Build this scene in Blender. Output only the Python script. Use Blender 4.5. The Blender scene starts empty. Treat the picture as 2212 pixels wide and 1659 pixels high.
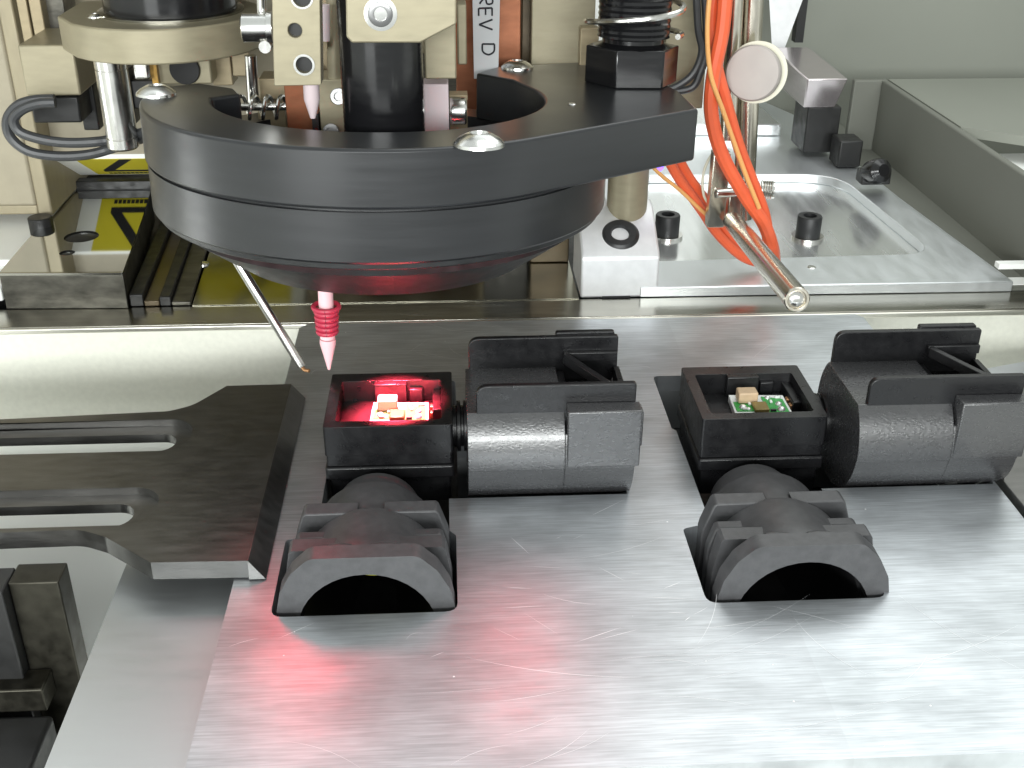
import bpy, bmesh, math, random
from mathutils import Vector, Matrix
random.seed(7)
SC = bpy.context.scene
COL = SC.collection
PI = math.pi
# ------------------------------------------------------------------ camera (1 unit = 1 cm)
FPX, W0, H0 = 2449.0, 2212.0, 1659.0
PITCH, YAW, ROLL = [math.radians(a) for a in (27.81, 3.376, 0.324)]
EYE = Vector((0, 0, 12.0))
_cy, _sy = math.cos(YAW), math.sin(YAW)
CF = Vector((_sy*math.cos(PITCH), _cy*math.cos(PITCH), -math.sin(PITCH)))
_r = Vector((_cy, -_sy, 0)); _u = _r.cross(CF)
CR = math.cos(ROLL)*_r + math.sin(ROLL)*_u
CU = -math.sin(ROLL)*_r + math.cos(ROLL)*_u
cam = bpy.data.cameras.new('camera'); co = bpy.data.objects.new('camera', cam); COL.objects.link(co)
co.matrix_world = Matrix(((CR.x, CU.x, -CF.x, EYE.x), (CR.y, CU.y, -CF.y, EYE.y), (CR.z, CU.z, -CF.z, EYE.z), (0, 0, 0, 1)))
cam.sensor_width = 36; cam.lens = 36*FPX/W0; cam.clip_start = 0.5; cam.clip_end = 2000
cam.dof.use_dof = True; cam.dof.focus_distance = 24.5; cam.dof.aperture_fstop = 10.0
SC.camera = co
# ------------------------------------------------------------------ room light
world = bpy.data.worlds.new('World'); SC.world = world; world.use_nodes = True
bg = world.node_tree.nodes['Background']
bg.inputs[0].default_value = (0.95, 1.0, 0.97, 1); bg.inputs[1].default_value = 0.72
def area(name, loc, target, sx, sy, radiance, col=(1, 1, 1)):
    l = bpy.data.lights.new(name, 'AREA'); l.shape = 'RECTANGLE'; l.size = sx; l.size_y = sy
    l.energy = radiance*PI*sx*sy; l.color = col
    o = bpy.data.objects.new(name, l); COL.objects.link(o); o.location = loc
    o.rotation_euler = (Vector(target)-Vector(loc)).to_track_quat('-Z', 'Y').to_euler()
    return o
area('ceiling_lamp', (0, 84, 84), (2, 16, 0), 150, 44, 2.45, (0.97, 1.0, 0.99))
area('ceiling_lamp', (28, 22, 74), (3, 18, 0), 34, 60, 2.6, (0.97, 1.0, 0.99))
area('window_light', (-8, -62, 24), (0, 20, 0), 80, 13, 27.0, (0.97, 1.0, 0.99))
area('side_light', (-25.5, 22.5, -2), (0, 22.5, 1), 6, 18, 4.0, (0.97, 1.0, 1.0))  # added out-of-frame lamp for the sheen on the ring's left side
area('low_fill_light', (-34, -40, 0), (-8, 24, -3), 34, 16, 3.5, (0.97, 1.0, 0.99))  # added fill, no window there; brightens the faces under the blade
SC.view_settings.view_transform = 'Standard'; SC.view_settings.look = 'None'
SC.view_settings.exposure = 0.0; SC.view_settings.gamma = 1.0
# ------------------------------------------------------------------ pixel -> place helpers (photo measured at 2212 x 1659)
def ray(x, y): return CF*FPX + CR*(x-W0/2) - CU*(y-H0/2)
def PZ(x, y, z): d = ray(x, y); return EYE + d*((z-EYE.z)/d.z)
def PY(x, y, Y): d = ray(x, y); return EYE + d*((Y-EYE.y)/d.y)
# ------------------------------------------------------------------ materials
def mat(name, col, rough=0.5, metal=0.0, spec=0.5, var=0.0, vscale=(3, 3, 3), rvar=0.0, bump=0.0, bscale=(20, 20, 20), emit=None, estr=0, col2=None, coat=0.0, detail=4):
    m = bpy.data.materials.new(name); m.use_nodes = True
    nt = m.node_tree; b = nt.nodes['Principled BSDF']
    b.inputs['Base Color'].default_value = (*col, 1); b.inputs['Roughness'].default_value = rough
    b.inputs['Metallic'].default_value = metal; b.inputs['Specular IOR Level'].default_value = spec
    if coat: b.inputs['Coat Weight'].default_value = coat; b.inputs['Coat Roughness'].default_value = 0.1
    tc = nt.nodes.new('ShaderNodeTexCoord')
    def noise(sc, d=detail):
        mp = nt.nodes.new('ShaderNodeMapping'); mp.inputs['Scale'].default_value = sc
        nt.links.new(tc.outputs['Object'], mp.inputs[0])
        n = nt.nodes.new('ShaderNodeTexNoise'); n.inputs['Scale'].default_value = 1; n.inputs['Detail'].default_value = d
        nt.links.new(mp.outputs[0], n.inputs[0]); return n.outputs['Fac']
    if var or rvar:
        f = noise(vscale)
        if var:
            c2 = col2 or tuple(min(1, c*(1+var)) for c in col); c1 = tuple(c*(1-var) for c in col) if not col2 else col
            mx = nt.nodes.new('ShaderNodeMix'); mx.data_type = 'RGBA'
            rr = nt.nodes.new('ShaderNodeMapRange'); rr.inputs[1].default_value = .3; rr.inputs[2].default_value = .7
            nt.links.new(f, rr.inputs[0]); nt.links.new(rr.outputs[0], mx.inputs[0])
            mx.inputs[6].default_value = (*c1, 1); mx.inputs[7].default_value = (*c2, 1)
            nt.links.new(mx.outputs[2], b.inputs['Base Color'])
        if rvar:
            mr = nt.nodes.new('ShaderNodeMapRange'); mr.inputs[1].default_value = .3; mr.inputs[2].default_value = .7
            mr.inputs[3].default_value = max(.02, rough-rvar); mr.inputs[4].default_value = rough+rvar
            nt.links.new(f, mr.inputs[0]); nt.links.new(mr.outputs[0], b.inputs['Roughness'])
    if bump:
        n = noise(bscale); bp = nt.nodes.new('ShaderNodeBump'); bp.inputs['Strength'].default_value = bump; bp.inputs['Distance'].default_value = 0.02
        nt.links.new(n, bp.inputs['Height']); nt.links.new(bp.outputs[0], b.inputs['Normal'])
    if emit:
        b.inputs['Emission Color'].default_value = (*emit, 1); b.inputs['Emission Strength'].default_value = estr
    return m
M = {}
M['nest'] = mat('worn_aluminium', (.60, .62, .635), .42, .90, rvar=.03, vscale=(1.2, 4, 2), bump=.085, bscale=(3, 75, 20), detail=6)
M['lower'] = mat('dull_aluminium', (.50, .52, .53), .42, .9, rvar=.05, vscale=(1, 5, 2), bump=.05, bscale=(5, 60, 20), detail=3)
M['scratch'] = mat('bright_scratch', (.95, .95, .96), .5, .6)
M['alu'] = mat('milled_aluminium', (.80, .83, .85), .38, .9, rvar=.04, vscale=(3, .8, 1), bump=.03, bscale=(50, 5, 20), detail=3)
M['alu_polish'] = mat('polished_aluminium', (.90, .92, .92), .22, .85, rvar=.08, vscale=(2.2, .25, .8), detail=2)
M['alu_matt'] = mat('bead_blasted_aluminium', (.82, .83, .84), .5, .55, var=.05)
M['blade'] = mat('dark_oxide_steel', (.19, .187, .18), .34, 1, var=.12, vscale=(1.5, 6, 3), rvar=.05, bump=.12, bscale=(8, 60, 20))
M['blade_edge'] = mat('bare_steel_edge', (.055, .052, .042), .45, 1, var=.2, vscale=(4, 4, 4), rvar=.08)
M['beam'] = mat('ground_steel', (.34, .33, .29), .22, 1, var=.12, vscale=(.5, 4, 4), rvar=.06, bump=.05, bscale=(3, 60, 60))
M['beam_edge'] = mat('bright_steel_edge', (.85, .83, .75), .3, 1)
M['cream'] = mat('cream_enamel', (.70, .70, .62), .5, 0, var=.04, vscale=(7, 7, 7), bump=.04, bscale=(26, 26, 26))
M['black_ano'] = mat('black_anodised_metal', (.017, .018, .020), .30, 0, spec=.6, var=.12, vscale=(.5, .5, 7), rvar=.025, bump=.02, bscale=(1.5, 1.5, 34))
M['black_top'] = mat('black_anodised_face', (.020, .021, .022), .42, 0, spec=.5, var=.25, vscale=(3, 3, 3), rvar=.06, bump=.08, bscale=(30, 30, 30))
M['black_gloss'] = mat('black_glossy_barrel', (.008, .008, .009), .18, 0, spec=.5, rvar=.06, vscale=(1, 1, 10))
M['plastic'] = mat('black_moulded_plastic', (.008, .008, .009), .33, 0, spec=.5, rvar=.08, vscale=(5, 5, 5), bump=.22, bscale=(30, 30, 30))
M['plastic_grain'] = mat('grained_black_plastic', (.032, .032, .034), .29, 0, spec=1.0, coat=.35, rvar=.06, vscale=(7, 14, 14), bump=.35, bscale=(16, 34, 34))
M['rubber'] = mat('dark_grey_rubber', (.066, .066, .069), .42, 0, spec=.5, var=.15, vscale=(6, 6, 6), bump=.15, bscale=(40, 40, 40))
M['dark_hole'] = mat('dark_void', (.008, .008, .009), .6, 0)
M['screw'] = mat('zinc_screw', (.80, .80, .78), .22, 1, rvar=.05)
M['steel'] = mat('stainless_steel', (.70, .69, .66), .20, 1, var=.08, vscale=(6, 6, 2), rvar=.06)
M['nickel'] = mat('nickel_plate', (.62, .58, .50), .22, 1, var=.12, vscale=(6, 6, 1.5), rvar=.06)
M['grey_steel'] = mat('grey_steel', (.22, .22, .22), .32, 1)
M['knob'] = mat('turned_knob_face', (.36, .33, .31), .5, .35, var=.05, vscale=(1.5, 1.5, 1.5))
M['gold'] = mat('champagne_anodised', (.32, .285, .195), .42, .35, var=.06, vscale=(2, 2, 8), rvar=.06, bump=.05, bscale=(40, 40, 40))
M['gold_dark'] = mat('bronze_anodised', (.33, .27, .17), .40, .35, var=.10, vscale=(2, 2, 6), rvar=.06)
M['tan'] = mat('tan_painted_casting', (.36, .32, .235), .5, 0, var=.05, vscale=(2, 2, 2), bump=.06, bscale=(16, 16, 16))
M['tan_dark'] = mat('tan_brushed_side', (.34, .295, .20), .45, .2, var=.08, vscale=(3, 3, 1), bump=.08, bscale=(30, 30, 4))
M['copper'] = mat('copper_red_tint', (.32, .12, .06), .35, .6, var=.15, vscale=(2, 2, 5))  # copper panels, and the red light's tint on the gold block
M['pink_white'] = mat('pale_pink_plastic', (.66, .55, .57), .45)
M['white'] = mat('white_plastic', (.92, .93, .90), .45, bump=.05)
M['paper'] = mat('label_tape', (.55, .56, .57), .5)
M['ink'] = mat('black_ink', (.015, .015, .02), .6)
M['granite'] = mat('polished_black_granite', (.60, .61, .60), .05, 1, rvar=.015, vscale=(1, 1, 1))
M['granite_side'] = mat('worn_dark_side', (.10, .095, .08), .4, .7, var=.5, vscale=(1.5, 3, 3), bump=.2, bscale=(4, 14, 14))
M['mirror_dark'] = mat('dark_mirror_floor', (.40, .39, .33), .17, 1, var=.2, vscale=(.6, .6, .6), rvar=.05)
M['dark'] = mat('black_cover', (.012, .012, .012), .45, 0, rvar=.1)
M['brown'] = mat('dark_brown_panel', (.075, .055, .03), .3, .4, var=.3, vscale=(.7, 1, 2))
M['amber'] = mat('amber_brass_strip', (.40, .24, .07), .35, .8, var=.5, vscale=(5, 5, 5))
M['yellow'] = mat('warning_yellow', (.74, .64, .04), .45)
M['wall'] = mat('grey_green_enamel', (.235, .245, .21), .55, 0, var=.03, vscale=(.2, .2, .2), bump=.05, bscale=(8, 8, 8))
M['wall_dark'] = mat('grey_green_enamel_shaded', (.165, .17, .145), .55, 0, var=.03, vscale=(.2, .2, .2), bump=.05, bscale=(8, 8, 8))  # darker copy of the wall enamel, side shade put into the colour
M['orange'] = mat('orange_cable_jacket', (.72, .115, .042), .38, 0, var=.06)
M['amber_tube'] = mat('amber_tubing', (.72, .36, .12), .3)
M['cable'] = mat('black_cable_jacket', (.045, .047, .05), .4)
M['cream_wire'] = mat('cream_wire', (.70, .68, .55), .4)
M['pink'] = mat('red_lit_nozzle', (.93, .57, .61), .4)  # white nozzle; the red light's pink is put into the base colour
M['ring_red'] = mat('crimson_rubber', (.50, .035, .075), .4)
M['green'] = mat('green_solder_mask', (.04, .36, .07), .3, 0, var=.12, vscale=(9, 9, 9))
M['silk'] = mat('white_pad', (.85, .87, .85), .4)
M['solder'] = mat('solder', (.85, .85, .85), .3, .7)
M['ceramic'] = mat('tan_ceramic', (.52, .38, .24), .5, var=.08, vscale=(8, 8, 8))
M['chip'] = mat('bronze_chip', (.26, .19, .06), .35, .3)
M['contact'] = mat('copper_contact', (.55, .30, .15), .35, .8)
M['seal'] = mat('yellow_green_seal', (.62, .62, .05), .5)
M['violet'] = mat('violet_indicator', (.2, .1, .6), .4, emit=(.25, .12, 1.0), estr=2.5)
M['led'] = mat('red_led_ring', (.4, .01, .02), .4, emit=(1, .03, .06), estr=3.0)
M['lamp_red'] = mat('red_lens', (.4, .01, .02), .4, emit=(1, .03, .06), estr=5)
M['silver_pink'] = mat('satin_block', (.66, .60, .61), .2, .85, var=.04)

# ------------------------------------------------------------------ object helpers
WLOC = {}
def obj(name, bm, m, parent=None, bev=0, seg=2, ang=32, label=None):
    base = WLOC.get(parent.name, Vector()) if parent else Vector()
    bmesh.ops.recalc_face_normals(bm, faces=bm.faces)
    for v in bm.verts: v.co -= base
    for f in bm.faces: f.smooth = True
    me = bpy.data.meshes.new(name); bm.to_mesh(me); bm.free()
    me.set_sharp_from_angle(angle=math.radians(ang))
    ms = m if isinstance(m, (list, tuple)) else [m]
    for k in ms: me.materials.append(M[k] if isinstance(k, str) else k)
    o = bpy.data.objects.new(name, me); COL.objects.link(o)
    if parent: o.parent = parent; WLOC[o.name] = base
    else: WLOC[o.name] = Vector()
    if bev:
        b = o.modifiers.new('bevel', 'BEVEL'); b.width = bev; b.segments = seg; b.limit_method = 'ANGLE'; b.angle_limit = math.radians(35)
    if label: o['label'] = label
    return o
def tag(o, label, cat, group=None, kind=None):
    if label: o['label'] = label
    if cat: o['category'] = cat
    if group: o['group'] = group
    if kind: o['kind'] = kind
    return o
def thing(name, label, cat, loc=(0, 0, 0), group=None):
    o = bpy.data.objects.new(name, None); COL.objects.link(o); o.location = loc; o.empty_display_size = .3
    WLOC[o.name] = Vector(loc); return tag(o, label, cat, group)
def NB(): return bmesh.new()
def box(bm, lo, hi, mi=0):
    x0, y0, z0 = lo; x1, y1, z1 = hi
    vs = [bm.verts.new(p) for p in ((x0, y0, z0), (x1, y0, z0), (x1, y1, z0), (x0, y1, z0), (x0, y0, z1), (x1, y0, z1), (x1, y1, z1), (x0, y1, z1))]
    for q in ((0, 3, 2, 1), (4, 5, 6, 7), (0, 1, 5, 4), (1, 2, 6, 5), (2, 3, 7, 6), (3, 0, 4, 7)):
        bm.faces.new([vs[i] for i in q]).material_index = mi
    return vs
def hull(bm, bottom, top):
    n = len(bottom); a = [bm.verts.new(p) for p in bottom]; b = [bm.verts.new(p) for p in top]
    bm.faces.new(a[::-1]); bm.faces.new(b)
    for i in range(n): bm.faces.new((a[i], a[(i+1) % n], b[(i+1) % n], b[i]))
def prism(bm, poly, a, b, axis='z', holes=()):
    def m(p, t): return (p[0], p[1], t) if axis == 'z' else ((t, p[0], p[1]) if axis == 'x' else (p[0], t, p[1]))
    if not holes:
        hull(bm, [m(p, a) for p in poly], [m(p, b) for p in poly]); return
    for t in (a, b):
        es = []
        for lp in (poly, *holes):
            vs = [bm.verts.new(m(p, t)) for p in lp]
            es += [bm.edges.new((vs[i], vs[(i+1) % len(vs)])) for i in range(len(vs))]
        bmesh.ops.triangle_fill(bm, use_beauty=True, use_dissolve=False, edges=es)
    for lp in (poly, *holes):
        va = [bm.verts.new(m(p, a)) for p in lp]; vb = [bm.verts.new(m(p, b)) for p in lp]
        for i in range(len(lp)):
            j = (i+1) % len(lp); bm.faces.new((va[i], va[j], vb[j], vb[i]))
    bmesh.ops.remove_doubles(bm, verts=bm.verts, dist=1e-5)
def frame_of(d):
    d = Vector(d).normalized(); a = Vector((0, 0, 1)) if abs(d.z) < .9 else Vector((1, 0, 0))
    x = d.cross(a).normalized(); return d, x, d.cross(x)
def lathe(bm, prof, p0, d, n=32, cap=True):
    """prof: (t along axis, radius)"""
    d, x, y = frame_of(d); p0 = Vector(p0); rings = []
    for t, r in prof:
        rings.append([bm.verts.new(p0+d*t+(x*math.cos(2*PI*i/n)+y*math.sin(2*PI*i/n))*r) for i in range(n)] if r > 1e-6 else [bm.verts.new(p0+d*t)])
    for A, B in zip(rings, rings[1:]):
        for i in range(n):
            j = (i+1) % n
            if len(A) > 1 and len(B) > 1: bm.faces.new((A[i], A[j], B[j], B[i]))
            elif len(A) > 1: bm.faces.new((A[i], A[j], B[0]))
            elif len(B) > 1: bm.faces.new((A[0], B[j], B[i]))
    if cap:
        if len(rings[0]) > 1: bm.faces.new(rings[0][::-1])
        if len(rings[-1]) > 1: bm.faces.new(rings[-1])
def cyl(bm, p0, p1, r, n=24, r2=None):
    p0, p1 = Vector(p0), Vector(p1); lathe(bm, [(0, r), ((p1-p0).length, r if r2 is None else r2)], p0, p1-p0, n)
def spline(pts, k=8, closed=False):
    pts = [Vector(p) for p in pts]; out = []
    n = len(pts)
    for i in range(n-1):
        a, b, c, d = pts[max(i-1, 0)], pts[i], pts[i+1], pts[min(i+2, n-1)]
        for s in range(k):
            t = s/k
            out.append(.5*((2*b)+(c-a)*t+(2*a-5*b+4*c-d)*t*t+(3*b-a-3*c+d)*t**3))
    return out+[pts[-1]]
def tube(bm, pts, r, n=10, smooth=8, caps=True):
    P = spline(pts, smooth) if smooth else [Vector(p) for p in pts]
    rings = []; prev = None
    for i, p in enumerate(P):
        d = (P[min(i+1, len(P)-1)]-P[max(i-1, 0)]).normalized()
        if prev is None: _, x, y = frame_of(d)
        else: x = (prev-d*prev.dot(d)).normalized(); y = d.cross(x)
        prev = x
        rings.append([bm.verts.new(p+(x*math.cos(2*PI*k/n)+y*math.sin(2*PI*k/n))*r) for k in range(n)])
    for A, B in zip(rings, rings[1:]):
        for i in range(n): bm.faces.new((A[i], A[(i+1) % n], B[(i+1) % n], B[i]))
    if caps: bm.faces.new(rings[0][::-1]); bm.faces.new(rings[-1])
def boxpx(bm, x0, y0, x1, y1, Y, depth, grow=None):
    """axis-aligned block whose front face fills these photo pixels at distance Y"""
    mx, my = (x0+x1)/2, (y0+y1)/2
    X0, X1 = PY(x0, my, Y).x, PY(x1, my, Y).x; Z1, Z0 = PY(mx, y0, Y).z, PY(mx, y1, Y).z
    box(bm, (X0, Y, Z0), (X1, Y+depth, Z1)); return X0, X1, Z0, Z1
def rrect(x0, y0, x1, y1, r, n=5):
    out = []
    for cx, cy, a in ((x1-r, y0+r, -90), (x1-r, y1-r, 0), (x0+r, y1-r, 90), (x0+r, y0+r, 180)):
        for i in range(n+1):
            t = math.radians(a+90*i/n); out.append((cx+r*math.cos(t), cy+r*math.sin(t)))
    return out
def fillet(poly, rad, n=5):
    """round the corners of a 2D polygon; rad may be a list"""
    out = []; N = len(poly)
    for i in range(N):
        r = rad[i] if isinstance(rad, (list, tuple)) else rad
        p, a, b = Vector(poly[i]), Vector(poly[i-1]), Vector(poly[(i+1) % N])
        if r <= 0: out.append(tuple(p)); continue
        u, v = (a-p).normalized(), (b-p).normalized()
        ang = u.angle(v); t = min(r/math.tan(ang/2), (a-p).length*.48, (b-p).length*.48)
        s, e = p+u*t, p+v*t
        for k in range(n+1):
            q = k/n; out.append(tuple(s*(1-q)**2+p*2*q*(1-q)+e*q*q))
    return out
def button_head(bm, c, r, h, n=28):
    c = Vector(c); prof = [(0, r), (h*.25, r*.98), (h*.6, r*.80), (h*.9, r*.52), (h, r*.40), (h, r*.36), (h*.55, r*.30), (h*.55, 0)]
    lathe(bm, prof, c, (0, 0, 1), n)
def socket_head(bm, c, d, r, h, n=32):
    prof = [(0, r*.98), (h*.93, r), (h, r*.93), (h, r*.55), (h*.45, r*.5), (h*.45, 0)]
    lathe(bm, prof, c, d, n)
def arc(cx, cy, r, a0, a1, n): return [(cx+r*math.cos(math.radians(a0+(a1-a0)*i/n)), cy+r*math.sin(math.radians(a0+(a1-a0)*i/n))) for i in range(n+1)]

# ================================================================== SETTING
bm = NB(); box(bm, (-60, -10, -14.2), (60, 90, -14)); tag(obj('floor', bm, 'white'), 'white machine floor seen far below through the gaps', None, kind='structure')
# enclosure walls on the right
XW = 15.9
def wall_pt(x, y): d = ray(x, y); return EYE+d*((XW-EYE.x)/d.x)
YB = 41.0                                                          # back inner corner
ztop = 2.55
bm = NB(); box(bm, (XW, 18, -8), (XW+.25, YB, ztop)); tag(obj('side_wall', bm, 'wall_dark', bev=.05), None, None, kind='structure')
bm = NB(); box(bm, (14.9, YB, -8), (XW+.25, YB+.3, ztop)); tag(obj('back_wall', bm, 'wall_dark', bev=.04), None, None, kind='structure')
bm = NB(); box(bm, (-26.3, -6, -14), (-26, 60, 14)); tag(obj('left_wall', bm, 'white'), None, None, kind='structure')
# pale sloping hood panel above the side wall
bm = NB(); a = [(XW+.3, 34.6, ztop-.3), (XW+.3, YB+.2, ztop-.3), (60, YB+.2, ztop-.3), (60, 2.0, ztop-.3)]
hull(bm, a, [(p[0], p[1], p[2]+.3) for p in a]); tag(obj('hood_ledge', bm, 'wall'), None, None, kind='structure')
bm = NB(); box(bm, (8, YB+6, -5), (70, YB+6.5, 22)); bmw = NB(); box(bmw, (XW+.3, 10, 1.55), (50, 34.5, 1.7)); tag(obj('white_ledge', bmw, 'white'), None, None, kind='structure')
tag(obj('rear_wall', bm, 'wall'), None, None, kind='structure')
bm = NB(); box(bm, (-40, 62, -14), (8, 62.5, 22)); tag(obj('rear_panel', bm, 'tan_dark'), None, None, kind='structure')

bm = NB(); box(bm, (-24, 27.43, -1.2), (16, 60, -.25)); tag(obj('machine_bed', bm, 'dark'), None, None, kind='structure')
bm = NB(); box(bm, (13.0, 27.6, -.24), (XW-.01, 46.9, -.02)); tag(obj('bed_strip', bm, 'wall_dark'), None, None, kind='structure')
# ================================================================== BEAM across the back
t = thing('machine_beam', 'ground steel rail with cream front face running across behind the plate', 'rail', (0, 26.3, -8))
bm = NB(); box(bm, (-40, 26.3, -.12), (40, 27.435, 0)); obj('rail_top', bm, 'beam', t, bev=.02)
bm = NB(); box(bm, (-40, 26.22, -.16), (40, 26.30, -.02)); obj('rail_edge', bm, 'beam_edge', t, bev=.03)
bm = NB(); box(bm, (-40, 26.27, -3.2), (40, 27.4, -.165)); obj('front_face', bm, 'cream', t)
bm = NB(); box(bm, (-40, 26.2, -14), (40, 27.4, -3.21)); obj('lower_panel', bm, 'white', t)

# ================================================================== FIXTURE PLATES
SH = 7.2
def pocket(dx):
    p = [(-3.06, 14.76), (.0, 14.76), (.0, 16.9), (-.12, 17.05), (-.12, 18.1), (3.30, 18.1), (3.30, 20.25), (.06, 20.25), (.06, 22.95), (-2.60, 22.95), (-2.60, 20.55), (-2.52, 20.45), (-2.52, 17.15), (-2.72, 17.0), (-3.06, 16.9)]
    r = [.22, .22, .1, .08, .0, .05, .05, .0, .15, .15, .04, .04, .08, .08, .12]
    return [(x+dx, y) for x, y in fillet(p, r, 4)]
pk = [pocket(0), pocket(SH)]
outer = [(-3.8, 11.30), (10.55, 11.27), (10.55, 25.95), (10.38, 26.15), (-3.62, 26.15), (-3.8, 25.95)]
t = thing('nest_plate', 'large scratched aluminium fixture plate holding both black housings in its pockets', 'plate', (3.4, 18.5, -.4))
bm = NB(); prism(bm, outer, -.4, 0, 'z', pk); nest = obj('plate_body', bm, 'nest', t, bev=.025)
_nt = M['nest'].node_tree; _b = _nt.nodes['Principled BSDF']; _tc = [n for n in _nt.nodes if n.type == 'TEX_COORD'][0]   # base colour one step paler along the right side
_sx = _nt.nodes.new('ShaderNodeSeparateXYZ'); _gt = _nt.nodes.new('ShaderNodeMath'); _gt.operation = 'GREATER_THAN'; _gt.inputs[1].default_value = 5.49-3.4
_mx = _nt.nodes.new('ShaderNodeMix'); _mx.data_type = 'RGBA'; _mx.inputs[6].default_value = (.555, .58, .605, 1); _mx.inputs[7].default_value = (.58, .61, .635, 1)
_nt.links.new(_tc.outputs['Object'], _sx.inputs[0]); _nt.links.new(_sx.outputs[0], _gt.inputs[0]); _nt.links.new(_gt.outputs[0], _mx.inputs[0]); 
def _noise(scale, rotz, detail=5):
    mp = _nt.nodes.new('ShaderNodeMapping'); mp.inputs['Scale'].default_value = scale; mp.inputs['Rotation'].default_value = (0, 0, math.radians(rotz))
    n = _nt.nodes.new('ShaderNodeTexNoise'); n.inputs['Scale'].default_value = 1; n.inputs['Detail'].default_value = detail
    _nt.links.new(_tc.outputs['Object'], mp.inputs[0]); _nt.links.new(mp.outputs[0], n.inputs[0]); return n.outputs['Fac']
_col = _mx.outputs[2]
for _sc, _rz, _lo, _k in (((.55, .9, 1), 25, .80, 0), ((1.5, 34, 1), 8, .90, 1), ((1.2, 26, 1), -34, .92, 2)):      # handling smudges and two directions of rubbing
    _mr = _nt.nodes.new('ShaderNodeMapRange'); _mr.inputs[1].default_value = .35; _mr.inputs[2].default_value = .62; _mr.inputs[3].default_value = _lo; _mr.inputs[4].default_value = 1.06
    _nt.links.new(_noise(_sc, _rz), _mr.inputs[0])
    _m2 = _nt.nodes.new('ShaderNodeMix'); _m2.data_type = 'RGBA'; _m2.blend_type = 'MULTIPLY'; _m2.inputs[0].default_value = 1
    _nt.links.new(_col, _m2.inputs[6]); _nt.links.new(_mr.outputs[0], _m2.inputs[7]); _col = _m2.outputs[2]
_nt.links.new(_col, _b.inputs['Base Color'])
random.seed(11)
bm = NB()
def scratch(x, y, L, a, c, w, z=.003):
    n = 10; pts = []
    for i in range(n+1):
        s = (i/n-.5)*L; pts.append(Vector((x+s*math.cos(a)-c*(s/L*2)**2*math.sin(a), y+s*math.sin(a)+c*(s/L*2)**2*math.cos(a), z)))
    for i in range(n):
        d = (pts[i+1]-pts[i]).normalized(); q = Vector((-d.y, d.x, 0))
        w0 = w*math.sin(PI*(i+.02)/n)+.0006; w1 = w*math.sin(PI*(i+1)/n)+.0006
        bm.faces.new([bm.verts.new(p) for p in (pts[i]-q*w0, pts[i+1]-q*w1, pts[i+1]+q*w1, pts[i]+q*w0)])
def spx(x0, y0, x1, y1, w=.012, c=.05):
    a, b = PZ(x0, y0, .0), PZ(x1, y1, .0); d = b-a
    scratch((a.x+b.x)/2, (a.y+b.y)/2, d.length, math.atan2(d.y, d.x), c, w*.4)
for s in ((1000, 1430, 1385, 1475, .013, .12), (1085, 1268, 1150, 1272, .013, 0), (1170, 1287, 1285, 1310, .011, .05), (1060, 1520, 1240, 1490, .008, .03), (640, 1375, 715, 1395, .0, 0),
          (1520, 1395, 1560, 1265, .006, .1), (1700, 1340, 1870, 1470, .008, .15), (1880, 1470, 2212, 1360, .008, .12), (1930, 1290, 2212, 1460, .006, .12), (1240, 1215, 1440, 1165, .006, .1),
          (1480, 1420, 1760, 1290, .004, .1), (1490, 1450, 1780, 1330, .004, .1), (900, 1500, 1100, 1485, .005, .02), (930, 1420, 960, 1408, .01, 0), (600, 1380, 680, 1345, .008, 0), (1850, 1530, 2000, 1500, .005, .05),
          (1330, 1050+90, 1465, 1120, .004, .03), (1560, 1600, 1900, 1540, .005, .1)):
    if s[4]: spx(*s)
for i in range(46):
    x = random.uniform(-3.4, 10.2); y = random.choice([random.uniform(11.5, 14.6), random.uniform(11.5, 14.6), random.uniform(23.2, 26.0)])
    scratch(x, y, random.uniform(.25, 1.5), random.gauss(.15, .5), random.uniform(-.1, .1), random.uniform(.0015, .0035))
for i in range(16):
    x = random.uniform(.4, 4.0); y = random.uniform(14, 18); scratch(x, y, random.uniform(.1, .9), random.gauss(.1, .6), 0, random.uniform(.002, .006))
o = obj('scratches', bm, 'scratch', t); o['kind'] = 'stuff'
bm = NB()
for i in range(46):
    x = random.uniform(-3.3, 10.2); y = random.uniform(11.6, 25.8)
    if any(-3.2 < x-d < .2 and 14.6 < y < 23.1 or -.2 < x-d < 3.5 and 17.6 < y < 20.5 for d in (0, SH)): continue
    r = random.uniform(.006, .018); lathe(bm, [(0, r), (r*.5, 0)], (x, y, .002), (0, 0, 1), 8)
o = obj('specks', bm, 'scratch', t); o['kind'] = 'stuff'
t = thing('support_plate', 'duller aluminium support plate stepping out under the left edge of the fixture plate', 'plate', (-5, 16, -1.6))
lo_out = [(-5.93, 11.30), (10.5, 11.30), (10.5, 25.9), (-3.6, 25.9), (-3.6, 21.8), (-5.93, 21.8)]
bm = NB(); prism(bm, lo_out, -1.4, -.405, 'z', pk)
obj('plate_body', bm, 'lower', t, bev=.02)
bm = NB(); prism(bm, lo_out, -1.7, -1.42); obj('plate_bottom', bm, 'dark', t)

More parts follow.
